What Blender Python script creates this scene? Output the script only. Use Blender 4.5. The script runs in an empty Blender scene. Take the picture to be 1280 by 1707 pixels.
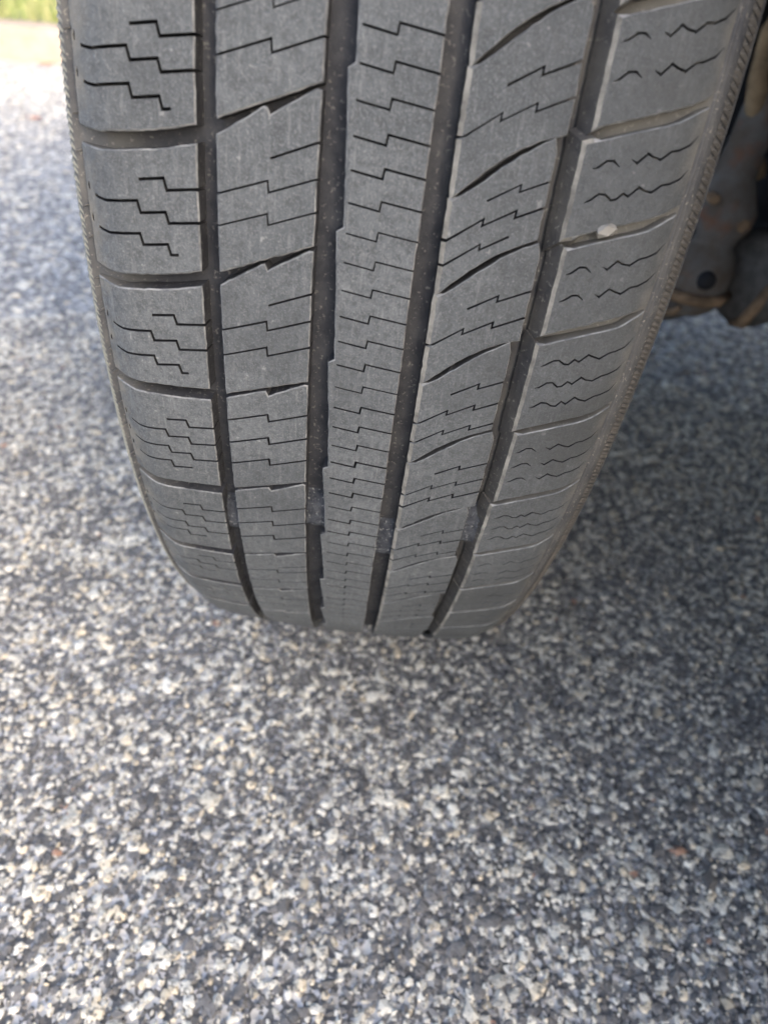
import bpy, math, random
import numpy as np
from mathutils import Matrix, Vector
from mathutils.geometry import delaunay_2d_cdt
rng = np.random.default_rng(7); random.seed(7)
scn = bpy.context.scene
COL = scn.collection
R = 0.36            # tyre radius at the crown
HUB = 0.348         # hub height: the loaded tyre is 12 mm flatter at the contact patch

# ------------------------------------------------------------------ camera
cam_d = bpy.data.cameras.new('camera'); cam = bpy.data.objects.new('camera', cam_d); COL.objects.link(cam)
cam.matrix_world = Matrix(((0.99252404, -0.12007900, -0.02184170, 0.0062038),
                           (0.05826073, 0.62338941, -0.77973799, -0.5493370),
                           (0.10724604, 0.77263619, 0.62572487, 0.0855961 + HUB),
                           (0, 0, 0, 1)))
cam_d.sensor_fit = 'HORIZONTAL'; cam_d.sensor_width = 36.0
cam_d.lens = 36.0 * 1116.54 / 1280.0
cam_d.clip_start = 0.01; cam_d.clip_end = 3000
cam_d.dof.use_dof = True; cam_d.dof.focus_distance = 0.225; cam_d.dof.aperture_fstop = 12
scn.camera = cam

# ------------------------------------------------------------------ sky and sun: low sun on the far side of the car, whose shadow covers the foreground
SUN_EL, SUN_AZ = math.radians(30), math.radians(-41)     # azimuth in the xy plane, 0 = +x
w = bpy.data.worlds.new('World'); scn.world = w; w.use_nodes = True
nt = w.node_tree; nt.nodes.clear()
sky = nt.nodes.new('ShaderNodeTexSky'); sky.sky_type = 'NISHITA'; sky.sun_disc = False
sky.sun_elevation = SUN_EL; sky.sun_rotation = math.pi / 2 - SUN_AZ
sky.dust_density = 5.0; sky.air_density = 0.7; sky.ozone_density = 0.6
bg = nt.nodes.new('ShaderNodeBackground'); bg.inputs[1].default_value = 0.15
ow = nt.nodes.new('ShaderNodeOutputWorld')
nt.links.new(sky.outputs[0], bg.inputs[0]); nt.links.new(bg.outputs[0], ow.inputs[0])
sun_d = bpy.data.lights.new('sun', 'SUN'); sun = bpy.data.objects.new('sun', sun_d); COL.objects.link(sun)
sun_d.energy = 0.5; sun_d.angle = math.radians(10); sun_d.color = (1, 0.95, 0.88)
sd = Vector((math.cos(SUN_EL) * math.cos(SUN_AZ), math.cos(SUN_EL) * math.sin(SUN_AZ), math.sin(SUN_EL)))
sun.rotation_euler = sd.to_track_quat('Z', 'Y').to_euler()
vs = scn.view_settings
vs.view_transform = 'Standard'; vs.look = 'None'; vs.exposure = 2.7; vs.gamma = 1; vs.use_curve_mapping = False

# ------------------------------------------------------------------ materials
class NT:
    def __init__(s, name, rough=0.8, spec=0.3):
        s.m = bpy.data.materials.new(name); s.m.use_nodes = True
        s.t = s.m.node_tree; s.b = s.t.nodes['Principled BSDF']
        s.b.inputs['Roughness'].default_value = rough; s.b.inputs['Specular IOR Level'].default_value = spec
        s.tc = s.t.nodes.new('ShaderNodeTexCoord')
    def n(s, typ, **kw):
        nd = s.t.nodes.new(typ)
        for k, v in kw.items(): setattr(nd, k, v)
        return nd
    def L(s, a, b): s.t.links.new(a, b)
    def noise(s, scale, detail=4, rough=0.6, vec=None):
        nd = s.n('ShaderNodeTexNoise'); nd.inputs['Scale'].default_value = scale
        nd.inputs['Detail'].default_value = detail; nd.inputs['Roughness'].default_value = rough
        s.L(vec if vec else s.tc.outputs['Object'], nd.inputs['Vector']); return nd.outputs['Fac']
    def voro(s, scale, out='Color', feature='F1'):
        nd = s.n('ShaderNodeTexVoronoi', feature=feature); nd.inputs['Scale'].default_value = scale
        s.L(s.tc.outputs['Object'], nd.inputs['Vector']); return nd.outputs[out]
    def ramp(s, fac, stops):
        nd = s.n('ShaderNodeValToRGB'); e = nd.color_ramp.elements
        while len(e) < len(stops): e.new(0.5)
        for el, (p, c) in zip(e, stops):
            el.position = p; el.color = (c, c, c, 1) if isinstance(c, (int, float)) else (*c, 1)
        s.L(fac, nd.inputs[0]); return nd.outputs['Color']
    def mix(s, fac, a, b, mode='MIX'):
        nd = s.n('ShaderNodeMix', data_type='RGBA', blend_type=mode)
        for sock, v in ((nd.inputs['Factor'], fac), (nd.inputs['A'], a), (nd.inputs['B'], b)):
            if isinstance(v, (int, float)): sock.default_value = v if sock.type == 'VALUE' else (v, v, v, 1)
            elif isinstance(v, tuple): sock.default_value = (*v, 1)
            else: s.L(v, sock)
        return nd.outputs['Result']
    def math(s, op, a, b=0.0):
        nd = s.n('ShaderNodeMath', operation=op)
        for sock, v in zip(nd.inputs, (a, b)):
            if isinstance(v, (int, float)): sock.default_value = v
            else: s.L(v, sock)
        return nd.outputs[0]
    def sep(s):
        nd = s.n('ShaderNodeSeparateXYZ'); s.L(s.tc.outputs['Object'], nd.inputs[0]); return nd.outputs
    def base(s, v):
        if isinstance(v, tuple): s.b.inputs['Base Color'].default_value = (*v, 1)
        else: s.L(v, s.b.inputs['Base Color'])
    def bump(s, h, strength=0.3, dist=0.001):
        nd = s.n('ShaderNodeBump'); nd.inputs['Strength'].default_value = strength; nd.inputs['Distance'].default_value = dist
        s.L(h, nd.inputs['Height']); s.L(nd.outputs[0], s.b.inputs['Normal'])

def plain(name, col, rough=0.6, spec=0.4, scale=60, var=0.35, bump=0.15, metal=0.0):
    t = NT(name, rough, spec); f = t.noise(scale, 6)
    c = t.mix(t.ramp(f, [(0.3, 0.0), (0.7, 1.0)]), tuple(x * (1 - var) for x in col), tuple(min(1, x * (1 + var)) for x in col))
    t.base(c); t.bump(f, bump, 0.002); t.b.inputs['Metallic'].default_value = metal
    return t.m

# worn running surface of the tread: chalky grey, mottled, with pale grit pressed in
t = NT('worn_tread_rubber', 0.78, 0.25)
big = t.noise(30, 6, 0.7); mid = t.noise(420, 5, 0.72); fine = t.noise(1500, 3, 0.7)
c = t.mix(t.ramp(big, [(0.3, 0), (0.72, 1)]), (0.060, 0.0655, 0.067), (0.106, 0.113, 0.114))
c = t.mix(t.math('MULTIPLY', t.ramp(mid, [(0.4, 1), (0.54, 0)]), 0.6), c, (0.047, 0.05, 0.051))
c = t.mix(t.math('MULTIPLY', t.ramp(fine, [(0.5, 0), (0.72, 1)]), 0.4), c, (0.23, 0.235, 0.23))
mp = t.n('ShaderNodeMapping'); mp.inputs['Scale'].default_value = (9, 1, 1); t.L(t.tc.outputs['Object'], mp.inputs[0])
scuff = t.ramp(t.noise(70, 5, 0.75, mp.outputs[0]), [(0.54, 0), (0.7, 1)])                 # scuffs along the direction of travel
c = t.mix(t.math('MULTIPLY', scuff, 0.38), c, (0.19, 0.195, 0.19))
smud = t.ramp(t.noise(16, 5, 0.65), [(0.5, 0), (0.66, 1)])
c = t.mix(t.math('MULTIPLY', smud, 0.42), c, (0.042, 0.0455, 0.047))
speck = t.ramp(t.noise(420, 2, 0.5), [(0.70, 0), (0.76, 1)])
c = t.mix(t.math('MULTIPLY', speck, 0.22), c, (0.42, 0.41, 0.38))
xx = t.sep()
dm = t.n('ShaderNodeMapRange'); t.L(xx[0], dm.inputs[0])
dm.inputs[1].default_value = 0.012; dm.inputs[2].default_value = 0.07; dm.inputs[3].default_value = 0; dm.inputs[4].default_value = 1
inboard_shade = t.math('MULTIPLY', dm.outputs[0], t.ramp(t.noise(24, 4), [(0.3, 0.35), (0.7, 1)]))  # shade on the car side painted into the rubber, broken up like patchy dirt
c = t.mix(t.math('MULTIPLY', inboard_shade, 0.8), c, (0.040, 0.041, 0.038))
ed = t.math('MULTIPLY', t.ramp(t.math('MULTIPLY', t.math('ABSOLUTE', xx[0]), 10.0), [(.76, 0), (.84, 1)]), t.ramp(t.noise(90, 4), [(0.42, 0), (0.62, 1)]))
c = t.mix(t.math('MULTIPLY', ed, 0.75), c, (0.17, 0.156, 0.126))
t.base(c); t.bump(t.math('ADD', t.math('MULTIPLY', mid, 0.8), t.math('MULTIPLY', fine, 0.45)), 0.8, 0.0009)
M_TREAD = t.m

# groove walls and floors: darker rubber with road dust, browner on the inboard side
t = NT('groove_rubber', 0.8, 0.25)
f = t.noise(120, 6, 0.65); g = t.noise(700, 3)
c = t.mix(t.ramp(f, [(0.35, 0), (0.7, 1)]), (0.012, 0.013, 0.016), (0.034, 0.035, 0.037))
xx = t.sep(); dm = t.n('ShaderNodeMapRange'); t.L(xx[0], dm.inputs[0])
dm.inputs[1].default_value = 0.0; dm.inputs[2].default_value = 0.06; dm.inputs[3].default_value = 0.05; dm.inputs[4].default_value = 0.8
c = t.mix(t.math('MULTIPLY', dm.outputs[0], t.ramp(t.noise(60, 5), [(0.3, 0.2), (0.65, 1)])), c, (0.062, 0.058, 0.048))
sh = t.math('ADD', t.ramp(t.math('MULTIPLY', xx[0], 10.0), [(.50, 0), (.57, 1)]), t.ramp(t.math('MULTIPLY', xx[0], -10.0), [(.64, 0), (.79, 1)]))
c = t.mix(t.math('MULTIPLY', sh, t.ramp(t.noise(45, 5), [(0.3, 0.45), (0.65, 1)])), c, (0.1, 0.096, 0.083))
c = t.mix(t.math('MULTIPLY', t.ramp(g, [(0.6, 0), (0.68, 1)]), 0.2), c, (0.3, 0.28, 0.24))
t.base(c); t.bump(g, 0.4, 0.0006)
M_GROOVE = t.m

# sidewall rubber with a sandy film
t = NT('sidewall_rubber', 0.75, 0.3)
f = t.noise(75, 6, 0.65); g = t.noise(900, 3)
c = t.mix(t.ramp(f, [(0.3, 0), (0.7, 1)]), (0.034, 0.035, 0.037), (0.09, 0.087, 0.078))
c = t.mix(t.math('MULTIPLY', t.ramp(g, [(0.6, 0), (0.7, 1)]), 0.5), c, (0.32, 0.29, 0.23))
t.base(c); t.bump(g, 0.4, 0.0006); M_SIDE = t.m

# dusty serrated band on the shoulder
t = NT('dusty_serrations', 0.85, 0.2)
f = t.noise(60, 5); xx = t.sep()
side = t.math('GREATER_THAN', xx[0], 0.0)
c = t.mix(side, t.mix(f, (0.15, 0.145, 0.115), (0.22, 0.213, 0.168)), t.mix(f, (0.036, 0.034, 0.03), (0.11, 0.098, 0.08)))
t.base(c); t.bump(t.noise(800, 3), 0.4, 0.0006); M_BAND = t.m

M_SLIT = plain('sipe_rubber', (0.014, 0.014, 0.015), .85, .15, 200, .3, .2)
t = NT('polished_edge_rubber', 0.7, 0.3)
f = t.noise(160, 5, 0.7)
t.base(t.mix(t.ramp(f, [(0.4, 0), (0.66, 1)]), (0.075, 0.078, 0.078), (0.2, 0.2, 0.19))); t.bump(t.noise(900, 3), 0.5, 0.0006); M_WORN = t.m
t = NT('dusty_edge_rubber', 0.85, 0.2)
f = t.noise(110, 5, 0.7)
t.base(t.mix(t.ramp(f, [(0.35, 0), (0.65, 1)]), (0.085, 0.082, 0.072), (0.22, 0.21, 0.18))); t.bump(t.noise(900, 3), 0.5, 0.0006); M_EDGE = t.m

t = NT('wear_bar_rubber', 0.8, 0.25)
f = t.noise(260, 5, 0.7)
c = t.mix(t.ramp(f, [(0.35, 0), (0.65, 1)]), (0.018, 0.021, 0.026), (0.05, 0.054, 0.06))
c = t.mix(t.math('MULTIPLY', t.ramp(t.noise(800, 3), [(0.6, 0), (0.68, 1)]), 0.6), c, (0.28, 0.28, 0.26))
t.base(c); t.bump(f, 1.0, 0.002); M_WEAR = t.m

# ------------------------------------------------------------------ mesh helpers
def link(o, parent=None):
    COL.objects.link(o)
    if parent: o.parent = parent
    return o
def mesh_obj(name, verts, faces, mats, parent=None, midx=None, smooth=None):
    me = bpy.data.meshes.new(name)
    me.from_pydata([tuple(v) for v in verts], [], faces)
    for m in (mats if isinstance(mats, (list, tuple)) else [mats]): me.materials.append(m)
    if midx is not None: me.polygons.foreach_set('material_index', midx)
    if smooth is not None:
        me.polygons.foreach_set('use_smooth', [bool(smooth)] * len(faces) if isinstance(smooth, bool) else smooth)
    me.update()
    return link(bpy.data.objects.new(name, me), parent)
def tag(o, label=None, cat=None, group=None, kind=None):
    if label: o['label'] = label
    if cat: o['category'] = cat
    if group: o['group'] = group
    if kind: o['kind'] = kind
    return o
class MB:
    def __init__(s): s.v = []; s.f = []
    def box(s, lo, hi, fn=None):
        b = len(s.v)
        for x in (lo[0], hi[0]):
            for y in (lo[1], hi[1]):
                for z in (lo[2], hi[2]): s.v.append((x, y, z))
        s.f += [tuple(b + i for i in q) for q in ((0, 1, 3, 2), (4, 6, 7, 5), (0, 4, 5, 1), (2, 3, 7, 6), (0, 2, 6, 4), (1, 5, 7, 3))]
        return s
    def rings(s, rings, cap=True, closed=False):
        b = len(s.v); n = len(rings[0])
        for r in rings: s.v += [tuple(p) for p in r]
        m = len(rings)
        for i in range(m if closed else m - 1):
            for j in range(n):
                i2 = (i + 1) % m
                s.f.append((b + i * n + j, b + i * n + (j + 1) % n, b + i2 * n + (j + 1) % n, b + i2 * n + j))
        if cap and not closed:
            s.f.append(tuple(b + j for j in range(n))[::-1]); s.f.append(tuple(b + (m - 1) * n + j for j in range(n)))
        return s
    def tube(s, pts, rad, n=12, sq=1.0):
        pts = [Vector(p) for p in pts]; rings = []
        rad = rad if isinstance(rad, (list, tuple)) else [rad] * len(pts)
        up = Vector((0.3, 0.2, 1)).normalized()
        for i, p in enumerate(pts):
            d = (pts[min(i + 1, len(pts) - 1)] - pts[max(i - 1, 0)]).normalized()
            a = d.cross(up)
            if a.length < 1e-3: a = d.cross(Vector((1, 0, 0)))
            a.normalize(); b = d.cross(a)
            rings.append([p + rad[i] * (math.cos(q) * a + sq * math.sin(q) * b) for q in (2 * math.pi * k / n for k in range(n))])
        return s.rings(rings)
    def build(s, name, mat, parent=None, smooth=False): return mesh_obj(name, s.v, s.f, mat, parent, smooth=smooth)

# ------------------------------------------------------------------ road
t = NT('asphalt_binder', 0.85, 0.3)
v1 = t.voro(170); v2 = t.voro(420)
f1 = t.n('ShaderNodeSeparateColor'); t.L(v1, f1.inputs[0])
f2 = t.n('ShaderNodeSeparateColor'); t.L(v2, f2.inputs[0])
c = t.mix(t.ramp(f1.outputs[0], [(0.58, 0), (0.6, 1)]), t.mix(f1.outputs[1], (0.066, 0.064, 0.06), (0.13, 0.127, 0.12)), t.mix(f1.outputs[1], (0.3, 0.29, 0.26), (0.55, 0.53, 0.48)))
c = t.mix(t.ramp(f2.outputs[0], [(0.8, 0), (0.82, 1)]), c, (0.45, 0.44, 0.42))
c = t.mix(t.math('MULTIPLY', t.ramp(t.noise(2.2, 4), [(0.35, 0), (0.7, 1)]), 0.3), c, (0.13, 0.13, 0.13))
t.base(c); t.bump(t.voro(170, 'Distance'), 0.8, 0.003); M_ROAD = t.m
mb = MB(); S = 600.0
K0 = Vector((-1.545, 2.555)); KD = Vector((0.86, 0.51)).normalized(); KN = Vector((-KD.y, KD.x))   # kerb face line, direction, away from road
q = lambda a, b, z: (*(K0 + KD * a + KN * b), z)
road = mesh_obj('road', [q(-S, 0.05, 0), q(S, 0.05, 0), q(S, -S, 0), q(-S, -S, 0)], [(3, 2, 1, 0)], M_ROAD)
tag(road, kind='structure')

# stone chippings standing in the binder (real, angular stones)
t = NT('road_chippings', 0.75, 0.35)
at = t.n('ShaderNodeAttribute', attribute_name='stone')
c = t.mix(t.math('MULTIPLY', t.ramp(t.noise(900, 3, 0.7), [(0.5, 0), (0.68, 1)]), 0.35), at.outputs['Color'], (0.36, 0.34, 0.3))
c = t.mix(t.math('MULTIPLY', t.ramp(t.noise(330, 4, 0.65), [(0.53, 0), (0.60, 1)]), 0.8), c, (0.10, 0.097, 0.09))      # bitumen still clinging to the stones
c = t.mix(t.math('MULTIPLY', t.ramp(t.noise(5, 4, 0.6), [(0.35, 0), (0.65, 1)]), 0.18), c, (0.2, 0.2, 0.2))
t.base(c); t.bump(t.noise(900, 3), 0.4, 0.0006); M_STONE = t.m
ico = []
ph = (1 + 5 ** .5) / 2
for a, b in ((1, ph), (-1, ph), (1, -ph), (-1, -ph)): ico += [(0, a, b), (a, b, 0), (b, 0, a)]
ico = np.array(ico) / math.hypot(1, ph)
# hull faces of the icosahedron
icf = []
for i in range(12):
    for j in range(i + 1, 12):
        for k in range(j + 1, 12):
            d = [np.linalg.norm(ico[a] - ico[b]) for a, b in ((i, j), (j, k), (i, k))]
            if max(d) < 1.1:
                nrm = np.cross(ico[j] - ico[i], ico[k] - ico[i])
                icf.append((i, j, k) if nrm @ ico[i] > 0 else (i, k, j))
icf = np.array(icf)
octv = np.array([(1, 0, 0), (-1, 0, 0), (0, 1, 0), (0, -1, 0), (0, 0, 1), (0, 0, -1)], float)
octf = np.array([(0, 2, 4), (2, 1, 4), (1, 3, 4), (3, 0, 4), (2, 0, 5), (1, 2, 5), (3, 1, 5), (0, 3, 5)])
def jgrid(x0, x1, y0, y1, sp, keep):
    gx, gy = np.meshgrid(np.arange(x0, x1, sp), np.arange(y0, y1, sp * 0.87)); gx = gx + (np.arange(gx.shape[0]) % 2)[:, None] * sp / 2
    p = np.stack([gx.ravel(), gy.ravel()], 1) + rng.uniform(-.42, .42, (gx.size, 2)) * sp
    return p[keep(p)]
CP = np.array([0.006, -0.549])
def infield(p):          # the sector of road in front of the lens plus a margin, short of the kerb
    d = p - CP; ang = np.degrees(np.arctan2(d[:, 0], d[:, 1])); r = np.hypot(d[:, 0], d[:, 1])
    kd = (p - np.array(K0)) @ np.array(KN)
    return ((np.abs(ang) < 52) | (r < 0.55)) & (kd < -0.02)
def stones(p, size, v0, f0, pale, zoff, flat):
    n = len(p); nv = len(v0)
    sz = size * np.exp(rng.normal(0, .3, n))
    A = rng.normal(0, 1, (n, 3, 3)); Q, _ = np.linalg.qr(A)
    sc = np.stack([rng.uniform(.75, 1.3, n), rng.uniform(.7, 1.1, n), rng.uniform(.6, 1.0, n)], 1)
    v = v0[None] * (1 + rng.uniform(-.45, .3, (n, nv, 1)))
    v = np.einsum('nij,nvj->nvi', Q, v * sc[:, None, :]) * sz[:, None, None]
    v[:, :, 2] = np.minimum(v[:, :, 2], (flat * sz)[:, None] + 0.15 * v[:, :, 2])      # tops worn flat by traffic
    v[:, :, :2] += p[:, None, :]
    v[:, :, 2] += (zoff * sz)[:, None]
    X, Y = p[:, 0], p[:, 1]; wv = np.zeros(n)
    for fr, an, of in ((95, .4, 1.), (140, 1.7, 2.2), (210, 2.6, .3), (60, 3.9, 4.), (330, .9, 5.1)): wv += np.sin(fr * (X * math.cos(an) + Y * math.sin(an)) + of + 2 * np.sin(37 * X + of))
    isp = rng.uniform(0, 1, n) < pale + .05 * wv          # pale stones lie in loose clusters
    k = rng.uniform(0, 1, n)
    dark = np.stack([0.074 + .10 * k, 0.070 + .096 * k, 0.063 + .088 * k], 1)
    k2 = rng.beta(2, 2, n)
    lite = np.stack([.40 + .46 * k2, .375 + .43 * k2, .30 + .355 * k2], 1)
    warm = rng.uniform(0, 1, n) < .16
    lite[warm] *= np.array([1.0, .91, .78])
    rust = rng.uniform(0, 1, n) < .003
    lite[rust] = np.array([.36, .2, .12])
    col = np.where(isp[:, None], lite, dark)
    return v.reshape(-1, 3), (f0[None] + (np.arange(n) * nv)[:, None, None]).reshape(-1, 3), np.repeat(col, len(f0), 0)
rr = lambda p: np.hypot(*(p - CP).T)
near = jgrid(-1.0, 1.0, -0.75, 0.75, 0.0050, lambda p: infield(p) & (rr(p) < 1.02))
fine_ = jgrid(-0.8, 0.8, -0.75, 0.45, 0.0040, lambda p: infield(p) & (rr(p) < 0.80) & (rng.uniform(0, 1, len(p)) < .72))
far = jgrid(-2.6, 2.2, -0.2, 3.2, 0.0115, lambda p: infield(p) & (rr(p) >= 1.0) & (rr(p) < 3.2) & (rng.uniform(0, 1, len(p)) < .8))
big = jgrid(-0.8, 0.8, -0.75, 0.5, 0.02, lambda p: infield(p) & (rr(p) < .95) & (rng.uniform(0, 1, len(p)) < .45))
bl = [stones(near, .0028, ico, icf, .50, -.12, .34), stones(big, .0036, ico, icf, .6, -.1, .36),
      stones(fine_, .00115, octv, octf, .42, .7, .5), stones(far, .0056, ico, icf, .38, -.2, .28)]
V = []; F = []; Cc = []; o = 0
for v, f_, c_ in bl: V.append(v); F.append(f_ + o); Cc.append(c_); o += len(v)
V = np.concatenate(V); F = np.concatenate(F); Cc = np.concatenate(Cc)
me = bpy.data.meshes.new('aggregate')
me.vertices.add(len(V)); me.vertices.foreach_set('co', V.ravel())
me.loops.add(F.size); me.loops.foreach_set('vertex_index', F.ravel().astype(np.int32))
me.polygons.add(len(F)); me.polygons.foreach_set('loop_start', np.arange(0, F.size, 3, dtype=np.int32))
ca = me.attributes.new('stone', 'FLOAT_COLOR', 'FACE')
ca.data.foreach_set('color', np.concatenate([Cc, np.ones((len(Cc), 1))], 1).ravel())
me.polygons.foreach_set('use_smooth', np.zeros(len(F), bool)); me.materials.append(M_STONE); me.update(calc_edges=True)
agg = link(bpy.data.objects.new('aggregate', me), road); agg['kind'] = 'stuff'

# ------------------------------------------------------------------ kerb, verge and grass
t = NT('kerb_concrete', 0.85, 0.2); f = t.noise(18, 6); g = t.noise(180, 4)
c = t.mix(t.ramp(f, [(.3, 0), (.7, 1)]), (0.15, 0.112, 0.086), (0.22, 0.178, 0.145)); c = t.mix(t.math('MULTIPLY', g, .4), c, (0.27, 0.235, 0.2))
t.base(c); t.bump(g, .4, .004); M_KERB = t.m
KH = 0.118
kerb = tag(link(bpy.data.objects.new('kerb', None)), kind='structure')
for i in range(-24, 25):
    a0, a1 = i * 1.0 + .004 + .33, i * 1.0 + .996 + .33
    prof = [(0, -.1), (0, 0.0), (.012, KH - .03), (.022, KH - .008), (.04, KH), (.15, KH + .003), (.15, -.1)]
    m = MB(); m.rings([[q(a, b, z) for b, z in prof] for a in (a0, a1)])
    m.build('kerb_stone', M_KERB, kerb)
t = NT('verge_soil', 0.9, .1); f = t.noise(30, 5)
t.base(t.mix(f, (0.07, 0.1, 0.03), (0.16, 0.15, 0.07))); M_SOIL = t.m
tag(mesh_obj('verge_ground', [q(-S, .152, KH - .01), q(S, .152, KH - .01), q(S, S, KH + 4), q(-S, S, KH + 4)], [(0, 1, 2, 3)], M_SOIL), kind='structure')
t = NT('grass_blades', 0.6, .3)
at = t.n('ShaderNodeAttribute', attribute_name='blade'); t.base(at.outputs['Color']); M_GRASS = t.m
gv = []; gf = []; gc = []
n = 26000
ga = rng.uniform(-4, 4, n); gb = .17 + rng.power(.8, n) * 3.0
for a, b in zip(ga, gb):
    x, y, z = q(a, b, KH - .012 + b * .0068)
    h = rng.uniform(.03, .085); th = rng.uniform(0, 6.28); l = rng.uniform(0, .04); wv = rng.uniform(.0015, .003)
    cx, sx = math.cos(th), math.sin(th); i = len(gv)
    gv += [(x - wv * sx, y + wv * cx, z), (x + wv * sx, y - wv * cx, z), (x + l * .4 * cx + wv * sx * .7, y + l * .4 * sx - wv * cx * .7, z + h * .6),
           (x + l * .4 * cx - wv * sx * .7, y + l * .4 * sx + wv * cx * .7, z + h * .6), (x + l * cx, y + l * sx, z + h)]
    gf += [(i, i + 1, i + 2, i + 3), (i + 3, i + 2, i + 4)]
    k = rng.uniform()
    cc = (.09 + .05 * k, .12 + .05 * k, .045) if rng.uniform() > .22 else (.3, .27, .13)
    gc += [(*cc, 1)] * 2
go = mesh_obj('grass', gv, gf, M_GRASS)
ca = go.data.attributes.new('blade', 'FLOAT_COLOR', 'FACE'); ca.data.foreach_set('color', np.array(gc, dtype=np.float32).ravel())
tag(go, 'short green grass on the verge behind the kerb', 'grass', kind='stuff')

# ------------------------------------------------------------------ tyre geometry in (t, phi): t = distance across the tread (mm), phi = degrees up from the side facing the camera
D2 = math.radians
SPIN = -6.0
prof_pts = [(0, 0)]
for s_ in range(6, 73, 6): prof_pts.append((s_, .00072 * s_ * s_))
prof_pts += [(74.5, 4.3), (76.2, 4.95), (78, 5.85), (80, 7.15), (82, 8.65), (83.8, 10.05), (85.6, 11.2), (87.2, 12.2), (88.5, 13.4), (89.5, 15.0), (90.5, 17.4), (91.6, 21),
              (93.4, 30), (96.5, 43), (98.8, 58), (99.3, 72), (98, 90), (94.5, 107), (90, 121), (85, 132), (80, 140)]
prof_pts = np.array(prof_pts, float)
pt_t = np.concatenate([[0], np.cumsum(np.hypot(*np.diff(prof_pts, axis=0).T))])
def prof(tt):
    a = np.abs(tt); return np.sign(tt) * np.interp(a, pt_t, prof_pts[:, 0]), np.interp(a, pt_t, prof_pts[:, 1])
def t_at_drop(d): return float(np.interp(d, prof_pts[10:, 1], pt_t[10:]))
def surf(tt, phi, dep=0.0):
    """point on the tyre (hub at origin), dep mm below the running surface along its normal"""
    tt = np.asarray(tt, float); phi = np.asarray(phi, float); dep = np.asarray(dep, float)
    s, d = prof(tt); e = 1.2
    s2, d2 = prof(tt + e); s1, d1 = prof(tt - e)
    ds, dd = s2 - s1, d2 - d1; ln = np.hypot(ds, dd)
    ns, nr = dd / ln, ds / ln                    # outward normal in (s, r)
    x = (s - ns * dep) / 1000; r = R - (d + nr * dep) / 1000
    a = np.radians(phi + SPIN)
    z = r * np.sin(a); y = -r * np.cos(a)
    over = np.maximum(0, -(HUB - .0012) - z)      # flattened where it bears on the road
    return np.stack([x + np.sign(x) * over * .35, y, z + over], -1)

def ribbon(pl, w):
    pl = np.array(pl, float); n = len(pl); lft = []; rgt = []
    d = np.diff(pl, axis=0); d /= np.linalg.norm(d, axis=1)[:, None]
    for i in range(n):
        a = d[max(i - 1, 0)]; b = d[min(i, n - 2)]
        na = np.array([-a[1], a[0]]); nb = np.array([-b[1], b[0]])
        m = na + nb; m /= np.linalg.norm(m); k = min(1.6, 1 / max(.3, m @ na))
        ww = w[i] if np.ndim(w) else w
        lft.append(pl[i] + m * ww * k); rgt.append(pl[i] - m * ww * k)
    return lft + rgt[::-1]
def inside(poly, p):
    poly = np.array(poly); x, y = p[:, 0], p[:, 1]; c = np.zeros(len(p), bool); j = len(poly) - 1
    for i in range(len(poly)):
        xi, yi = poly[i]; xj, yj = poly[j]
        cond = ((yi > y) != (yj > y))
        with np.errstate(divide='ignore', invalid='ignore'):
            c ^= cond & (x < (xj - xi) * (y - yi) / (yj - yi + 1e-12) + xi)
        j = i
    return c
MM = R * 1000 * math.pi / 180     # mm per degree along the tread
def densify(pl, st=3.0):
    out = []
    for a, b in zip(pl[:-1], pl[1:]):
        a = np.array(a, float); b = np.array(b, float); k = max(1, int(np.linalg.norm(b - a) / st))
        out += [tuple(a + (b - a) * i / k) for i in range(k)]
    out.append(tuple(pl[-1])); return out
def seg_dist(p, poly):
    poly = np.array(list(poly) + [poly[0]]); a = poly[:-1]; b = poly[1:]; ab = b - a
    tt = np.clip(((p[:, None] - a) * ab).sum(-1) / ((ab ** 2).sum(-1) + 1e-12), 0, 1)
    return np.linalg.norm(p[:, None] - (a + tt[..., None] * ab), axis=-1).min(1)

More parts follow.
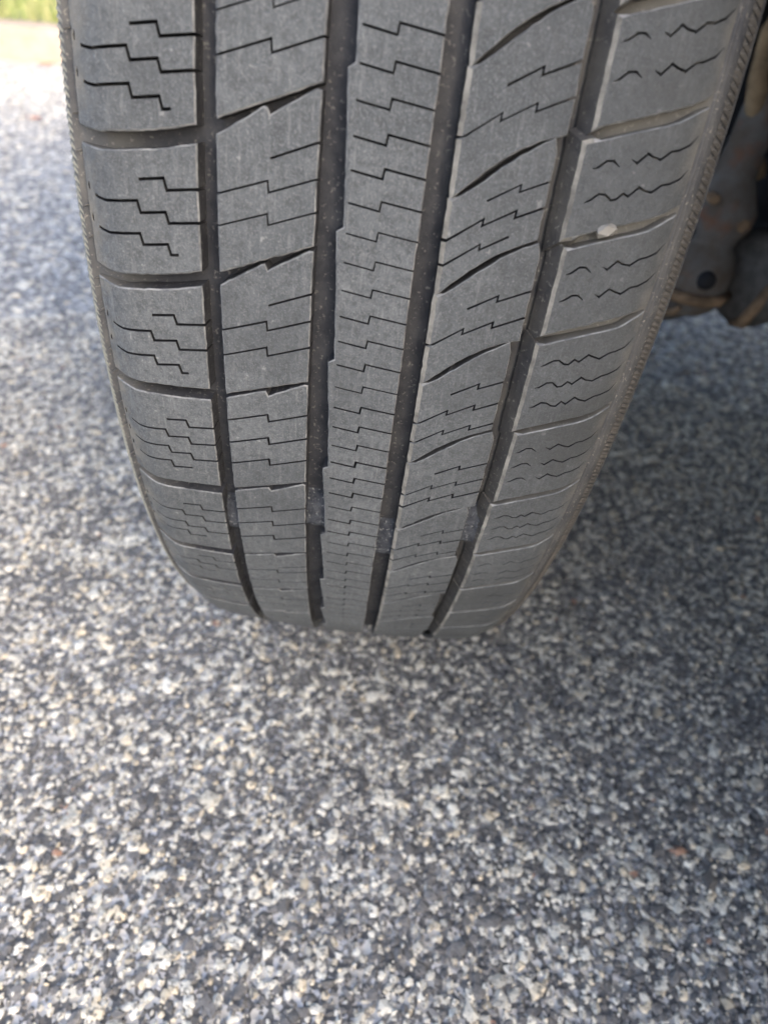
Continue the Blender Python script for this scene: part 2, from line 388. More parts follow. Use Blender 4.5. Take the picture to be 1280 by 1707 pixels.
def tread_mesh(outline, slits, name, parent, depth=5.8, slit_depth=3.6, cham=lambda p: (.45, .4), gs=4.5, depth_fn=None):
    """outline / slits in (t mm, v mm) with v = phi*MM.  Top skin by CDT, a chamfer, walls down to the groove floor."""
    outline = [(a + random.gauss(0, .07), b + random.gauss(0, .07)) for a, b in densify(list(outline) + [outline[0]], 1.6)[:-1]]     # slightly ragged, worn edges
    co = [Vector(p) for p in outline]; ed = [(i, (i + 1) % len(outline)) for i in range(len(outline))]
    slits = [densify(list(sl) + [sl[0]], 1.3)[:-1] for sl in slits]
    for sl in slits:
        b = len(co); co += [Vector(p) for p in sl]; ed += [(b + i, b + (i + 1) % len(sl)) for i in range(len(sl))]
    ol = np.array(outline); lo = ol.min(0); hi = ol.max(0)
    us = np.arange(lo[0], hi[0], gs); us = np.concatenate([us[np.abs(us) < 72], np.arange(73, 90, 1.3), -np.arange(73, 90, 1.3)])
    gx, gy = np.meshgrid(us, np.arange(lo[1] + gs / 2, hi[1], gs)); g = np.stack([gx.ravel(), gy.ravel()], 1)
    g = g[inside(outline, g)] if len(g) else g
    if len(g):
        ok = seg_dist(g, outline) > .9
        for sl in slits: ok &= (seg_dist(g, sl) > .55) & ~inside(sl, g)
        g = g[ok]; co += [Vector(p) for p in g]
    v2, e2, f2, *_ = delaunay_2d_cdt(co, ed, [], 0, 1e-5)
    v2 = np.array([tuple(v) for v in v2]); f2 = np.array([f for f in f2 if len(f) == 3])
    cen = v2[f2].mean(1); keep = inside(outline, cen)
    for sl in slits: keep &= ~inside(sl, cen)
    f2 = f2[keep]
    a2 = np.cross(v2[f2[:, 1]] - v2[f2[:, 0]], v2[f2[:, 2]] - v2[f2[:, 0]])
    f2 = np.where(a2[:, None] > 0, f2, f2[:, [0, 2, 1]])
    he = {}
    for f in f2:
        for i in range(3): he[(f[i], f[(i + 1) % 3])] = 1
    bnd = [e for e in he if (e[1], e[0]) not in he]
    nrm = {}; bp = sorted({k for e in bnd for k in e}); isout = dict(zip(bp, seg_dist(v2[bp], outline) < 1e-3))
    for a, b in bnd:                                   # interior on the left -> outward is to the right
        d = v2[b] - v2[a]; l = np.linalg.norm(d)
        if l < 1e-9: continue
        nn = np.array([d[1], -d[0]]) / l
        oe = isout[a] and isout[b]
        for k in (a, b): nrm.setdefault(k, []).append((nn, oe))
    bv = list(nrm); P = v2[bv]
    on = seg_dist(P, outline) < 1e-3
    ring1 = []; d1 = []; ring2 = []; d2 = []
    for k, p, o_ in zip(bv, P, on):
        ns = [q_ for q_, oe in nrm[k] if oe == bool(o_)] or [q_ for q_, oe in nrm[k]]; m = sum(ns); m = m / (np.linalg.norm(m) + 1e-9); kk = min(1.5, 1 / max(.5, m @ ns[0]))
        c, cd, *ws = cham(p) if o_ else (.07, .12)
        ring1.append(p + m * c * kk); d1.append(cd)
        ring2.append(p + m * (c + ((ws[0] if ws else .12) if o_ else -.02)) * kk)
        dd = depth if depth_fn is None else depth_fn(p)
        d2.append(max(cd + .4, dd if o_ else min(slit_depth, dd)))
    used = sorted(set(f2.ravel())); ix = {k: i for i, k in enumerate(used)}
    top = surf(v2[used][:, 0], v2[used][:, 1] / MM, 0)
    n0 = len(used); nb = len(bv); bi = {k: i for i, k in enumerate(bv)}
    r0 = surf(P[:, 0], P[:, 1] / MM, 0)
    ring1 = np.array(ring1); ring2 = np.array(ring2)
    r1 = surf(ring1[:, 0], ring1[:, 1] / MM, np.array(d1)); r2 = surf(ring2[:, 0], ring2[:, 1] / MM, np.array(d2))
    V = np.concatenate([top, r0, r1, r1, r2])
    F = [tuple(ix[i] for i in f) for f in f2]; nt_ = len(F); mi = [0] * nt_
    for a, b in bnd:
        if a not in bi or b not in bi: continue
        i, j = bi[a], bi[b]
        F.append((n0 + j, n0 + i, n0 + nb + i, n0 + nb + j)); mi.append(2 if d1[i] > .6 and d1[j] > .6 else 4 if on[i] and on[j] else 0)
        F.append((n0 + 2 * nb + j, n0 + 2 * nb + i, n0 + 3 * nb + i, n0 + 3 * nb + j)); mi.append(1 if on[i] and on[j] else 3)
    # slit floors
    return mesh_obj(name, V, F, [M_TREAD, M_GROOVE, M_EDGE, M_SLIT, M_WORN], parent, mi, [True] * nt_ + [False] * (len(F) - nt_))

# ------------------------------------------------------------------ the car: an Empty under which every part hangs
TH = math.radians(33)
BK = Vector((math.sin(TH), -math.cos(TH), 0)); NO = Vector((-math.cos(TH), -math.sin(TH), 0))     # towards the car's rear, outwards
P0 = Vector((-0.15, 0, 0))
car = link(bpy.data.objects.new('car', None))
tag(car, 'car with one worn grey tyre turned out over the speckled asphalt', 'car')
def cw(f_, l, z): p = P0 - BK * f_ - NO * l; return (p.x, p.y, z)     # f forward, l inboard, z up

# tyre carcass with groove floors and sidewalls
TE = t_at_drop(10.4)
sec = [(-TE + .2, 0.3)]
car_prof = []
side_ts = [t_at_drop(x) for x in (140, 132, 121, 107, 90, 72, 58, 43, 30, 24)]
for tt in side_ts: car_prof.append((-tt, 0))
car_prof += [(-t_at_drop(20), 0), (-t_at_drop(15), 0), (-t_at_drop(13), 0), (-t_at_drop(12.0), 0), (-t_at_drop(11.7), 1.2), (-t_at_drop(10.6), 1.4), (-t_at_drop(9.4), 2.2), (-80, 4.2), (-76, 5.4), (-70, 6.2), (-60, 6.3)]
car_prof += [(x, 5.8) for x in (-50, -40, -30, -20, -10, 0, 10, 20, 30, 40)]
car_prof += [(46, 6.0), (52, 5.0), (60, 4.2), (70, 3.7), (76, 3.2), (80, 2.0), (t_at_drop(8.0), .6), (t_at_drop(10.3), .2), (t_at_drop(13.6), .2), (t_at_drop(14.0), .9), (t_at_drop(15.2), .9), (t_at_drop(16), 0), (t_at_drop(20), 0)]
for tt in side_ts[::-1]: car_prof.append((tt, 0))
cp = np.array(car_prof); NS = 432
cv = []; cf = []
for i in range(NS):
    cv.append(surf(cp[:, 0], np.full(len(cp), i * 360 / NS), cp[:, 1]))
m = len(cp); cv = np.concatenate(cv); cmi = []
for i in range(NS):
    for j in range(m - 1):
        a = i * m + j; b = ((i + 1) % NS) * m + j
        cf.append((a, a + 1, b + 1, b)); cmi.append(1 if abs(cp[j, 0]) < 84 and abs(cp[j + 1, 0]) < 86 else 0)
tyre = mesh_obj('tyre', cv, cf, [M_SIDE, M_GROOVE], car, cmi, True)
tyre.location = (0, 0, HUB)
tyre['label'] = 'worn grey tyre with dusty siped tread blocks and grooves'

def poly_slot(f0, shape): return [(s, (f0 + d) * MM) for s, d in shape]
def strip(up, lo, left_of=None): pass
HW = 0.38                                                         # half width of a sipe, mm
def block(lo_edge, up_edge, sipes, **kw):
    """lo_edge: lower side of the slot above (left to right); up_edge: upper side of the slot below (left to right)"""
    return tread_mesh(list(up_edge) + list(lo_edge)[::-1], sipes, 'tread_block', tyre, **kw)
jit = lambda k=.02: random.uniform(-k, k)

# --- outer shoulder row (left)
def step_sipe(phi, start, end, w=HW):
    """staircase sipe; phi is its level at the groove side (t=-50.7)"""
    pts = [(-81.6, 1.10), (-79.5, .66), (-77, .52), (-67.9, .72), (-67.2, .28), (-59.9, .47), (-59.2, 0.0 - .02), (-49.5, .28 - .24)]
    pts = [(-83.2, .68), (-80.8, .60), (-77.8, .56), (-67.9, .78), (-67.1, .30), (-59.9, .48), (-59.1, .02), (-49.0, .26)]
    x0, x1 = start, end; out = []
    xs = np.array([p[0] for p in pts]); ys = np.array([p[1] for p in pts])
    out = [(x0, np.interp(x0, xs, ys))] + [p for p in pts if x0 < p[0] < x1] + [(x1, np.interp(x1, xs, ys))]
    return ribbon([(x, (phi - .24 + y + jit(.008)) * MM) for x, y in out], w)
SL1 = [26.2, 20.1, 14.0, 8.04, 1.84, -5.33, -12.4, -18.1, -23.8, -30.2]
SH1 = [(-50.7, 0), (-56, -.22), (-62, -.42), (-70, -.60), (-77, -.74), (-81.5, -.73), (-84.5, -.68), (-TE, -.62)][::-1]
SIP1 = {1: [(23.1, 'A'), (21.9, 'B'), (20.75 + .2, 'C')], 2: [(18.2 - 1.15, 'A'), (15.84, 'B'), (14.55, 'C')], 3: [(11.5, 'A'), (10.13, 'B'), (8.75, 'C')],
        4: [(5.4, 'A'), (4.05, 'B'), (2.7, 'C')], 5: [(-.8, 'A'), (-2.02, 'B'), (-3.25, 'F'), (-4.4, 'D')], 6: [(-7.86, 'A'), (-9.07, 'B'), (-10.36, 'F'), (-11.4, 'D')],
        7: [(-14.4, 'A'), (-15.6, 'B'), (-16.7, 'D')], 8: [(-20.1, 'A'), (-21.3, 'B'), (-22.4, 'D')], 9: [(-26, 'A'), (-27.3, 'B')]}
for k in range(1, len(SL1)):
    lo = [(s, (SL1[k - 1] - .80 + d * (1.0 if k < 5 else .35)) * MM) for s, d in SH1]
    up = [(s, (SL1[k] + d * (1.0 if k < 4 else .45)) * MM) for s, d in SH1]
    x0, x1 = {'A': (-66.9, -49), 'B': (-82.6, -49), 'C': (-82.6, -56.8), 'F': (-82.4, -49), 'D': (-82, -60)}, None
    sl = []
    for p, kind in SIP1[k]:
        a, b = x0[kind]; sl.append(step_sipe(p, a, b, HW * 1.2))
        if kind != 'A':                                           # drop-shaped pit where the sipe runs out on the shoulder
            tt = -85.2; h = .2
            sl.append(ribbon([(tt, (p + .75 - h) * MM), (tt - .1, (p + .75) * MM), (tt + .1, (p + .75 + h) * MM)], [.42, .55, .12]))
    def dfn(p): return float(np.interp(p[0], [-TE, -84.5, -79, -72], [1.5, 2.6, 4.6, 6.3]))
    block(lo, up, sl, depth_fn=dfn, cham=lambda p: (.42, .35))

# --- second row
SL2 = [26.5, 20.45, 14.35, 8.17, 1.75, -5.23, -12.5, -18.45, -24.6, -31]
SIP2 = {1: [(24, 0), (22.8, 1), (21.6, 1)], 2: [(17.9, 1), (16.47, 1)], 3: [(13.08, 0), (11.47, 1), (10.16, 1)], 4: [(6.85, 0), (5.31, 1), (3.96, 1)],
        5: [(-.02, 1), (-1.59, 1), (-3.16, 1)], 6: [(-7.28, 1), (-8.77, 1), (-10.34, 1)], 7: [(-14.0, 0), (-15.1, 1), (-16.8, 1)], 8: [(-20.6, 1), (-22.4, 1)], 9: [(-27, 1)]}
for k in range(1, len(SL2)):
    sl_up = .0645 if k < 4 else .054
    sa = SL2[k - 1]; s0 = .0645 if k - 1 < 4 else .054
    up = [(-44.6, SL2[k] * MM), (-32, (SL2[k] + 12.6 * sl_up) * MM), (-18.4, (SL2[k] + 26.2 * sl_up) * MM)]
    wl = .69 if k < 5 else .4
    lo = [(-44.6, (sa - wl) * MM), (-43.6, (sa - wl + .1) * MM), (-32.6, (sa + 12 * s0 - .28) * MM), (-31.9, (sa + 12.6 * s0 - .30) * MM), (-31.1, (sa + 13.3 * s0 - .62) * MM), (-19.2, (sa + 25.2 * s0 - .26) * MM), (-18.4, (sa + 26.2 * s0 - .34) * MM)]
    sl = []
    for p, full in SIP2[k]:
        p += jit(.01)
        if full: sl.append(ribbon([(-45.6, (p - .06) * MM), (-31.25, (p + .75) * MM), (-30.95, (p + .29) * MM), (-17.4, (p + 1.10) * MM)], HW * (.8 if p > 1 else 1.1) * random.uniform(.85, 1.15)))
        else: sl.append(ribbon([(-30.7, p * MM), (-17.4, (p + .87) * MM)], HW * .9))
    block(lo, up, sl, cham=lambda p: (.4, .32))

# --- centre rib: one continuous, saw-edged band with zigzag sipes
LE = []
A0, A1 = 30.0, -34.0
pit = [29.15, 22.9, 16.65, 10.62, 4.4, -2.5, -8.7, -14.9, -21.2, -27.5, -34.0]
left = []
for a, b in zip(pit[:-1], pit[1:]):
    left += [(-11.75, (a - .06) * MM), (-10.6, (a + b) / 2 * MM), (-9.9, (b + .14) * MM)]
top_v, bot_v = left[0][1], left[-1][1]
outl = left + [(10.15, bot_v)] + [(10.15 + jit(.12), v) for v in np.linspace(bot_v, top_v, 60)[1:-1]] + [(10.15, top_v)]
sl = []
for i in range(-8, 36):
    p = 16.80 - 1.25 * (i - 1) + jit(.012)
    if p * MM > top_v - 3 or p * MM < bot_v + 3: continue
    sl.append(ribbon([(-9.45, (p + .0) * MM), (-.85, (p - .19) * MM), (-.5, (p + .2) * MM), (11.0, (p - .02) * MM)], HW * (.8 if p > 2 else 1.05) * random.uniform(.85, 1.15)))
tread_mesh(outl, sl, 'tread_rib', tyre, cham=lambda p: (.35, .35))

# --- fourth row with curved slots
SL4 = [26.4, 22.0, 17.36, 12.62, 8.54, 3.95, -1.23, -7.05, -12.24, -18.0, -23.2, -28.6]
U4 = [(17.2, 0), (19.5, .13), (22.5, .60), (26, 1.12), (30, 1.62), (34, 2.03), (38, 2.36), (43.5, 2.72)]
W4 = [.10, .14, .26, .30, .27, .20, .15, .12]
SIP4 = {1: [(24.9, 'A'), (23.4, 'B')], 2: [(20.9, 'A'), (19.3, 'B')], 3: [(16.71, 'A'), (14.73, 'B')], 4: [(12.54, 'A'), (10.77, 'B'), (9.72, 'C')], 5: [(7.88, 'A'), (5.87, 'B')],
        6: [(3.36, 'A'), (1.36, 'B'), (.10, 'B')], 7: [(-2.01, 'A'), (-3.96, 'B'), (-5.0, 'B')], 8: [(-7.66, 'A'), (-9.53, 'B'), (-10.85, 'B')],
        9: [(-13.3, 'A'), (-15.2, 'B'), (-16.6, 'B')], 10: [(-18.6, 'A'), (-20.6, 'B'), (-21.9, 'B')], 11: [(-24, 'A'), (-26, 'B')]}
def sip4(p, kind):
    if kind == 'A': pl = [(27.3, 0), (35.6, .79), (35.5, .50), (45.8, 1.24)]
    elif kind == 'B': pl = [(18.0, -.02), (27.4, 1.06), (27.2, .77), (35.7, 1.54), (35.6, 1.24), (45.8, 2.0)]
    else: pl = [(18.2, -.02), (27.6, 1.08), (27.6, .84), (35.1, 1.54)]
    return ribbon([(x, (p + y) * MM) for x, y in pl], HW * (.9 if p > 1 else 1.1) * random.uniform(.85, 1.15))
for k in range(1, len(SL4)):
    re = 44.5 if k % 2 == 1 else 42.9
    lo = [(min(x, re), (SL4[k - 1] + y - w_ * (1.5 if k - 1 <= 6 else 1.25)) * MM) for (x, y), w_ in zip(U4, W4)]
    up = [(min(x, re), (SL4[k] + y) * MM) for x, y in U4]
    lo[-1] = (re - .9, lo[-1][1]); lo.append((re, lo[-1][1] - 3.2)); up[-1] = (re, up[-1][1])
    lo[0] = (18.3, lo[0][1] - .8); lo[1] = (20.0, lo[1][1])
    up[0] = (18.3, up[0][1])
    block(lo, up, [sip4(p + jit(.01), kd) for p, kd in SIP4[k]], cham=lambda p: (1.3, .8) if p[0] < 18.6 else (.22, .3))

# --- inner shoulder row (right): shallow slots, wavy half-worn sipes
SL5 = [24.3, 19.95, 15.72, 11.50, 7.05, 1.60, -3.8, -9.1, -14.1, -19.0, -24, -29]
LE5 = [51.8, 51.8, 51.9, 50.3, 51.9, 51.1, 52.2, 51.2, 51.6, 51.5, 51.5, 51.5]
SIP5 = {1: [22.8, 21.4], 2: [18.64, 17.36], 3: [14.23, 12.96], 4: [9.93, 8.67], 5: [5.42, 4.18, 3.02], 6: [.05, -1.05, -2.15], 7: [-5.4, -6.5, -7.55], 8: [-10.8, -12.0, -13.0], 9: [-15.9, -17.3], 10: [-20.7, -22.2], 11: [-26]}
TR = t_at_drop(7.3)
for k in range(1, len(SL5)):
    def edge(a, w_, g=1.0):
        sl_ = .052 + .0006 * min(30, max(0, 15 - a))
        xs = [LE5[k], 56, 62, 68, 73, 77, 80, TR]
        return [(x, (a + (x - 51) * sl_ + (.012 * max(0, x - 74) ** 1.35) - w_ * (1 if x < 76 else .8)) * MM) for x in xs]
    lo = edge(SL5[k - 1], (.60 if k < 6 else .46)); up = edge(SL5[k], 0)
    sl = []
    for j, p in enumerate(SIP5[k]):
        wav = [(53.2, 0), (54.6, .10), (56.6, .37), (58.4, .40), (60.2, .22), (61.6, .25), (63, .53), (64.6, .42), (66.9, .84), (68.4, .74), (70.6, .68), (72.9, 1.0), (75, 1.09), (78, 1.32), (80.4, 1.75)]
        a, b = p, wav
        whole = k in (5, 7) or (k == 3 and j == 1)
        segs = [wav] if whole else [wav[:5], wav[6:]]
        if k >= 9: segs = [wav[6:]]
        for sg in segs:
            n_ = len(sg); w_ = [HW * (.85 if 0 < i_ < n_ - 1 else .35) for i_ in range(n_)]
            sl.append(ribbon([(x, (p + y + jit(.02)) * MM) for x, y in sg], w_))
    def dfn(p): return float(np.interp(p[0], [52, 60, 72, 79, TR], [4.8, 3.8, 3.4, 2.2, .9]))
    block(lo, up, sl, depth_fn=dfn, slit_depth=2.2, cham=lambda p: (1.1, .7, 3.2) if p[0] < 52.6 else (.3, .35))

# --- the rest of the tread, round the back and out of sight: plain blocks in one part
bv_ = []; bf_ = []
def rest(t0, t1, first, last, pitch, slope, dep):
    n_ = int((360 - (first - last)) / pitch); st = (360 - (first - last)) / n_
    us = np.linspace(t0, t1, 5)
    for i in range(n_):
        a = first + i * st + .55; b = first + (i + 1) * st
        pa = np.linspace(a, b, 4)
        base = len(bv_)
        for d in (0, dep):
            for p_ in pa: bv_.extend(surf(us, p_ + (us - t0) * slope, np.full(5, d)))
        for r_ in range(3):
            for c_ in range(4):
                q0 = base + r_ * 5 + c_; bf_.append((q0, q0 + 1, q0 + 6, q0 + 5))
        rim = [base + i_ for i_ in range(5)] + [base + 5 * i_ + 4 for i_ in (1, 2, 3)] + [base + 15 + i_ for i_ in (3, 2, 1, 0)] + [base + 10, base + 5]
        for x, y in zip(rim, rim[1:] + rim[:1]): bf_.append((y, x, x + 20, y + 20))
rest(-84, -50.7, SL1[0], SL1[-1], 6.2, .02, 4); rest(-44.6, -18.4, SL2[0], SL2[-1], 6.3, .06, 5.2)
rest(-10.9, 10.15, pit[0], pit[-1], 6.25, 0, 5.2); rest(17.3, 43.5, SL4[0], SL4[-1], 5.0, .1, 5.2); rest(51.5, 79, SL5[0], SL5[-1], 4.9, .06, 2.5)
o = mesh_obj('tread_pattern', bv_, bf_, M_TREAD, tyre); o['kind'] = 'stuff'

# --- wear bars across the grooves
def wear_bar(t0, t1, pa, pb):
    nn = 6; ph_ = [pa + 1.0, pa + .45, pa - .1, pb + .22, pb, pb - .03]; dp = [5.9, 4.4, 2.9, 2.4, 2.05, 5.9]
    us = np.linspace(t0 - .5, t1 + .5, 7); v = []; f = []
    for p_, d in zip(ph_, dp): v.extend(surf(us, np.full(7, p_), np.full(7, d) + np.array([-.7, .25, .1, 0, .05, .25, -.7]) * (d < 5)))
    for i in range(nn - 1):
        for j in range(6): a = i * 7 + j; f.append((a, a + 7, a + 8, a + 1))
    o_ = mesh_obj('wear_bar', v, f, M_WEAR, tyre, smooth=True)
for t0, t1, a, b in ((-50.7, -44.6, -7.9, -9.9), (-18.4, -10.8, -6.2, -8.2), (10.1, 17.0, -8.3, -10.6), (44.0, 48.5, -5.9, -8.3)):
    wear_bar(t0, t1, a, b)
    for k_ in (1, 2, 3, 4, 5): wear_bar(t0, t1, a + 60 * k_, b + 60 * k_)

# --- serrated shoulder bands: fine slanted ridges all the way round (far too fine to pick apart)
def serrations(t0, t1, pitch, name, hgt, slant):
    v = []; f = []; n_ = int(360 / pitch)
    us = np.linspace(t0, t1, 4)
    for i in range(n_):
        p_ = (i + random.uniform(-.16, .16)) * 360 / n_; b = len(v)
        sh = (us - t0) / (t1 - t0) * slant
        for off, d in ((-.42 * pitch, .12), (0, -hgt * random.uniform(.7, 1.15)), (.42 * pitch, .12)):
            dd = np.full(4, d); dd[[0, 3]] = .12
            v.extend(surf(us, p_ + off + sh, dd))
        for r_ in range(2):
            for c_ in range(3): a = b + r_ * 4 + c_; f.append((a, a + 1, a + 5, a + 4))
    o_ = mesh_obj(name, v, f, M_BAND, tyre, smooth=False); o_['kind'] = 'stuff'
serrations(-t_at_drop(12.0), -t_at_drop(17.0), .34, 'serrated_band', .42, .25)
serrations(t_at_drop(11.0), t_at_drop(13.4), .30, 'serrated_band', .45, -.25)
for d in (8.3, 9.5):                                             # moulding ridges on the inner shoulder
    tt = t_at_drop(d); v = []; f = []
    for i in range(NS):
        wob = .12 * math.sin(i * .9) + jit(.12)
        v.extend(surf(np.array([tt - .35, tt + wob * .3, tt + .35]), np.full(3, i * 360 / NS), np.array([.5, -.35 + wob, .5])))
    for i in range(NS):
        a = i * 3; b = ((i + 1) % NS) * 3
        f += [(a, a + 1, b + 1, b), (a + 1, a + 2, b + 2, b + 1)]
    mesh_obj('moulding_ridge', v, f, M_SIDE, tyre, smooth=True)
# --- rubber vent nibs left by the mould
for p_ in (16.9, 13.75, 12.3, 10.0, 8.6, 6.5, 4.9, 2.6, 1.2, -.9, -2.6, -4.9, -7.2, -9.4):
    tt = -t_at_drop(11.1); a = surf(tt, p_, 1.4); b_ = surf(tt, p_ + jit(.15), -1.0 - random.random() * .6)
    MB().tube([a, (a + b_) / 2, b_], [.0004, .00035, .00022], 6).build('rubber_nib', M_SIDE, tyre)

# ------------------------------------------------------------------ wheel rim
M_RIM = plain('wheel_alloy', (0.45, 0.46, 0.47), .35, .5, 30, .1, .05, 1.0)
rp = [(-.082, .222), (-.078, .232), (-.07, .221), (-.05, .205), (.03, .2), (.06, .215), (.07, .23), (.078, .222), (.06, .205), (.03, .19), (-.05, .196)]
mb = MB(); mb.rings([[(x, r * math.cos(a), r * math.sin(a)) for x, r in rp] for a in (2 * math.pi * i / 72 for i in range(72))], closed=True)
for k in range(5):
    a = 2 * math.pi * k / 5
    for sgn in (-.13, .13):
        c0, s0 = math.cos(a + sgn * .4), math.sin(a + sgn * .4); c1, s1 = math.cos(a + sgn), math.sin(a + sgn)
        mb.tube([(-.055, .04 * c0, .04 * s0), (-.062, .12 * (c0 + c1) / 2, .12 * (s0 + s1) / 2), (-.06, .2 * c1, .2 * s1)], [.022, .016, .018], 8)
mb.tube([(-.02, 0, 0), (-.06, 0, 0), (-.066, 0, 0)], [.06, .058, .045], 24)
rim = mb.build('wheel_rim', M_RIM, car, True); rim.location = (0, 0, HUB)

# ------------------------------------------------------------------ suspension inboard of the wheel
M_CAST = plain('cast_iron', (0.085, 0.08, 0.072), .7, .4, 90, .45, .5)
t = NT('rusty_cast_iron', .8, .25); f = t.noise(55, 6, .65); zz = t.sep()
c = t.mix(t.ramp(f, [(.35, 0), (.62, 1)]), (0.16, 0.155, 0.145), (0.12, 0.1, 0.08)); c = t.mix(t.ramp(t.noise(25, 3), [(.56, 0), (.7, 1)]), c, (0.2, 0.1, 0.06))
t.base(c); t.bump(f, .6, .003); M_RUST = t.m
M_TAN = plain('tan_rust', (0.22, 0.15, 0.09), .75, .3, 45, .55, .5)
M_BLK = plain('black_plastic', (0.016, 0.017, 0.02), .7, .3, 20, .3, .2)
M_STEEL = plain('grey_steel', (0.13, 0.135, 0.14), .5, .5, 40, .3, .2, .3)
def lump(profile, cx, cy, n=20, sq=1.0, seed=0):
    """solid of stacked uneven rings: profile = [(z, radius, dx)]"""
    rg = random.Random(seed); ph_ = [rg.uniform(0, 6.3) for _ in range(3)]
    return [[(cx + dx + r * (1 + .06 * math.sin(2 * a + ph_[0]) + .05 * math.sin(3 * a + ph_[1])) * math.cos(a), cy + sq * r * math.sin(a), z)
             for a in (2 * math.pi * i / n for i in range(n))] for z, r, dx in profile]
m = MB(); m.rings(lump([(.225, .006, 0), (.227, .018, 0), (.233, .025, 0), (.245, .0285, 0), (.262, .0285, .001), (.276, .024, .002), (.284, .017, .004), (.291, .0165, .006), (.300, .022, .006),
                        (.312, .024, .004), (.325, .021, .001), (.338, .016, 0), (.36, .0145, .001), (.42, .0145, .003), (.52, .017, .004)], .262, .05, seed=3))
kn = m.build('steering_knuckle', M_RUST, car, True); kn['label'] = 'grey cast knuckle with rust patches'
m = MB(); m.tube([(.262, .028, .262), (.262, .020, .262), (.262, .0185, .262)], [.008, .0075, .004], 12); m.build('ball_joint_bolt', M_BLK, kn, True)
m = MB(); m.tube([(.232, .035, .2465), (.245, .0235, .2455), (.262, .0195, .245), (.279, .0235, .2455), (.292, .04, .2465)], .0048, 8, 1.0); m.build('boot_clamp', M_TAN, kn, True)
MB().tube([(.2415, .03, .2285), (.244, .022, .233), (.2475, .018, .2385)], [.003, .0036, .0025], 8).build('split_pin', M_TAN, kn, True)
for a, r_ in (((.2755, .0305, .306), .0055), ((.2465, .033, .322), .0045)):
    MB().tube([(a[0], a[1] + .012, a[2]), a, (a[0], a[1] - .003, a[2]), (a[0], a[1] - .004, a[2])], [r_, r_, r_, r_ * .7], 6).build('bolt', M_TAN, kn)
ba = []                                                          # ribbed drive-shaft boot
for i in range(15):
    u = i / 14; ba.append(((.322 + .13 * u, .052 + .085 * u, .262 + .012 * u), .036 - .012 * u + (.0035 if i % 2 else -.0025)))
m = MB(); m.tube([b[0] for b in ba], [b[1] for b in ba], 24); m.build('drive_shaft_boot', M_BLK, car, True)
m = MB(); m.tube([(.296, .036, .262), (.306, .041, .2625), (.322, .051, .2635)], [.028, .0405, .040], 24); m.build('hub_flange', M_CAST, car, True)
m = MB(); m.tube([(.312, .05, .222), (.308, .026, .230), (.3085, .016, .2485), (.311, .012, .268), (.3155, .018, .284)], [.0052, .0055, .0048, .004, .003], 8); m.build('boot_clamp', M_TAN, car, True)
hz = [(.284, .06, .338), (.264, .05, .365), (.2485, .04, .40), (.2445, .04, .43), (.250, .04, .465), (.268, .05, .50), (.30, .06, .53)]
MB().tube(hz, .0075, 12).build('brake_hose', plain('dusty_hose', (.3, .22, .13), .7, .3, 60, .5, .3), car, True)
MB().tube([(.338, .10, .30), (.338, .10, .62)], .03, 20).build('damper_tube', M_BLK, car, True)
MB().tube([(.25, .07, .22), (.36, .20, .205), (.46, .33, .215)], [.02, .026, .032], 14, .6).build('control_arm', M_CAST, car, True)
MB().tube([(.24, .12, .33), (.34, .24, .335), (.5, .36, .34)], .011, 12).build('tie_rod', M_STEEL, car, True)
# black plastic inner liner of the wheel housing, a bent sheet
pf = [(-.66, .56), (-.5, .54), (-.25, .53), (.05, .53), (.28, .52), (.38, .49), (.42, .38), (.44, .04)]
mb = MB()
for d in (0, .006):
    for f_, l in pf:
        for z in (float(np.interp(f_, [-.66, -.5, -.25, -.1], [.36, .32, .22, .172])), .4, .66, .9): mb.v.append(cw(f_, l + d, z))
n_ = len(pf) * 4
for i in range(len(pf) - 1):
    for j in range(3):
        a = i * 4 + j; mb.f.append((a, a + 4, a + 5, a + 1)); mb.f.append((n_ + a, n_ + a + 1, n_ + a + 5, n_ + a + 4))
    a = i * 4; mb.f += [(a, n_ + a, n_ + a + 4, a + 4), (a + 3, a + 7, n_ + a + 7, n_ + a + 3)]
mb.build('wheel_housing_liner', M_BLK, car)

# ------------------------------------------------------------------ car body (mostly above and beside the frame)
t = NT('car_paint', .35, .5); f = t.noise(3, 3)
t.base(t.mix(f, (0.05, 0.052, 0.056), (0.06, 0.062, 0.066))); t.b.inputs['Coat Weight'].default_value = .6; M_PAINT = t.m
M_GLASS = plain('tinted_glass', (0.01, 0.012, 0.014), .08, .6, 5, .1, 0)
def arch(cf_, r, n=18, z0=.24, b=.39):
    a0 = math.asin((z0 - HUB) / b)
    return [(cf_ + r * math.cos(a), HUB + b * math.sin(a)) for a in np.linspace(a0, math.pi - a0, n)]
FW = -0.095; RW = FW - 2.62
sp = [(.44, .37), (.49, .50), (.50, .68), (.47, .86), (.38, .96), (0.0, 1.05), (-.35, 1.08), (-1.05, 1.52), (-1.5, 1.62), (-2.6, 1.60), (-3.25, 1.48), (-3.42, 1.05), (-3.48, .85), (-3.47, .5), (-3.38, .28)]
sp += arch(RW, .43, z0=.26)[::-1] if False else []
prof_c = sp + [(RW - .44, .31)] + list(reversed(arch(RW, .43, z0=.31)))[:] + [(RW + .46, .33), (FW - .53, .33)] + list(reversed(arch(FW, .50, z0=.34)))
mb = MB(); rings_ = []
for l in (0.0, .03, 1.72, 1.75):
    ins = .015 if l in (0.0, 1.75) else 0
    ring = []
    for f_, z in prof_c:
        tp = max(0, z - 1.0) * .42 + max(0, f_ - .36) ** .8 * .7          # tumblehome, and nose corners drawn in
        ll = min(max(l, tp), 1.75 - tp) if l in (0.0, 1.75, .03, 1.72) else l
        ring.append(cw(f_, ll, z))
    rings_.append(ring)
mb.rings(rings_); body = mb.build('car_body', M_PAINT, car)
mb = MB()
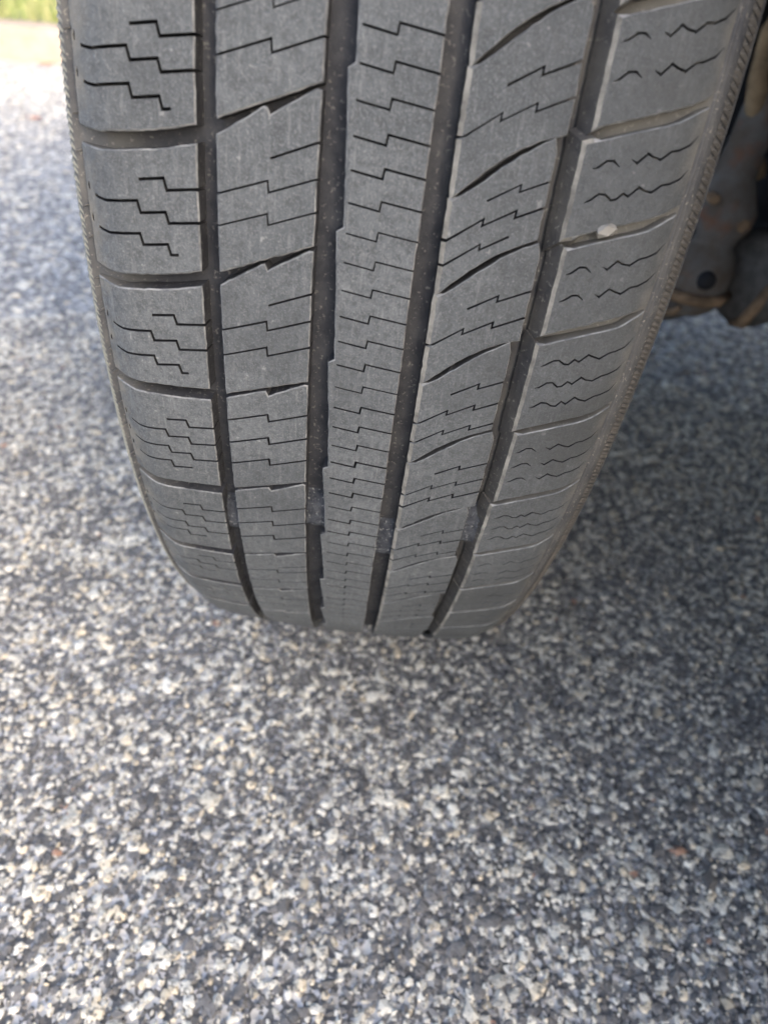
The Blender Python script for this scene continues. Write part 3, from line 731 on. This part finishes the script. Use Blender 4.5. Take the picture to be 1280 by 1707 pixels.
for f0, f1, z0, z1 in ((-.62, -1.42, 1.12, 1.5), (-1.5, -2.45, 1.12, 1.54), (-2.53, -3.1, 1.14, 1.48)):
    m2 = MB(); k_ = .42
    pts = [(f0 - (.02 if f0 > -1 else 0), z0), (f1, z0), (f1, z1), (f0 - (.42 if f0 > -1 else 0), z1)]
    for d in (-.004, .01):
        for f_, z in pts: m2.v.append(cw(f_, (z - 1.0) * k_ + d, z))
    m2.f = [(0, 1, 2, 3), (7, 6, 5, 4), (0, 4, 5, 1), (1, 5, 6, 2), (2, 6, 7, 3), (3, 7, 4, 0)]
    m2.build('side_window', M_GLASS, car)
for f0, f1, l0, l1 in ((.40, -.20, .60, 1.15), (-.72, -2.15, .06, 1.69), (-2.2, -3.3, .5, 1.25)):
    MB_ = MB(); MB_.rings([[cw(f_, l, z) for l, z in ((l0, .25), (l0 + .03, .235), (l1 - .03, .235), (l1, .25), (l1, .36), (l0, .36))] for f_ in (f0, f1)])
    MB_.build('underbody_tray', M_BLK, car)
# the other three wheels, straight ahead
yaw = math.atan2(-NO.y, -NO.x)
for f_, l, flip in ((RW, .12, 0), (RW, 1.63, 1), (FW, 1.63, 1)):
    for src in (tyre, rim):
        c_ = src.copy(); COL.objects.link(c_); c_.parent = car
        if 'label' in c_: del c_['label']
        p = cw(f_, l, HUB); c_.location = p; c_.rotation_euler = (0, 0, yaw + math.pi * flip)

# ------------------------------------------------------------------ small things: wedged stone, leaves
t = NT('pale_quartz', .55, .4); f = t.noise(260, 5)
t.base(t.mix(f, (0.11, 0.103, 0.086), (0.26, 0.25, 0.22))); t.bump(f, .5, .001); M_QUARTZ = t.m
def pebble(name, c, ax, ay, az, sx, sy, sz, seed):
    rg = np.random.default_rng(seed); v = []
    u = np.array(ico) * (1 + rg.uniform(-.16, .16, (12, 1)))
    u = np.sign(u) * np.abs(u) ** .4
    for p in u: v.append(np.array(c) + ax * p[0] * sx + ay * p[1] * sy + az * p[2] * sz)
    return mesh_obj(name, v, [tuple(x) for x in icf], M_QUARTZ)
a, b, c_ = surf(61.3, 11.96, 1.0), surf(63.3, 12.06, 1.0), surf(61.3, 11.96, -1.0)
c0 = np.array([0, 0, HUB]); ax = (b - a) / np.linalg.norm(b - a); az = (c_ - a) / np.linalg.norm(c_ - a); ay = np.cross(az, ax)
st = pebble('stone', a + c0 + az * .0004, ax, ay, az, .0027, .0018, .0018, 4)
tag(st, 'small pale stone wedged in a slot of the tyre tread', 'stone')
t = NT('dry_leaf', .7, .2); f = t.noise(120, 4); t.base(t.mix(f, (0.38, 0.1, 0.035), (0.55, 0.2, 0.07))); M_LEAF = t.m
def leaf(x, y, z, L_, th, label):
    m = MB(); c, s = math.cos(th), math.sin(th); n_ = 9
    for zo in (0.0, -.0006):
        for i in range(n_):
            u = i / (n_ - 1); wd = L_ * .3 * math.sin(math.pi * min(1, u * .97 + .02)) ** .8 * (1 - .25 * u)
            for sgn in (-1, 0, 1):
                lx = (u - .5) * L_; ly = sgn * wd; lz = z + .25 * abs(ly) + .10 * L_ * (2 * u - 1) ** 2 + zo
                m.v.append((x + lx * c - ly * s, y + lx * s + ly * c, lz))
    k_ = n_ * 3
    for i in range(n_ - 1):
        for j in (0, 1):
            a = i * 3 + j; m.f += [(a, a + 3, a + 4, a + 1), (k_ + a, k_ + a + 1, k_ + a + 4, k_ + a + 3)]
    lf = m.build('fallen_leaf', M_LEAF); MB().tube([(x - .5 * L_ * c, y - .5 * L_ * s, z + .1 * L_), (x - .8 * L_ * c, y - .8 * L_ * s, z + .12 * L_)], .0007, 5).build('stalk', M_LEAF, lf)
    tag(lf, label, 'leaf', 'fallen leaves on the road')
leaf(-1.06, 1.56, .005, .030, .4, 'orange fallen leaf lying alone on the road left of the tyre')
q2 = K0 + KD * .06 - KN * .06
leaf(q2.x, q2.y, .006, .06, .6, 'brown orange fallen leaf at the foot of the kerb')
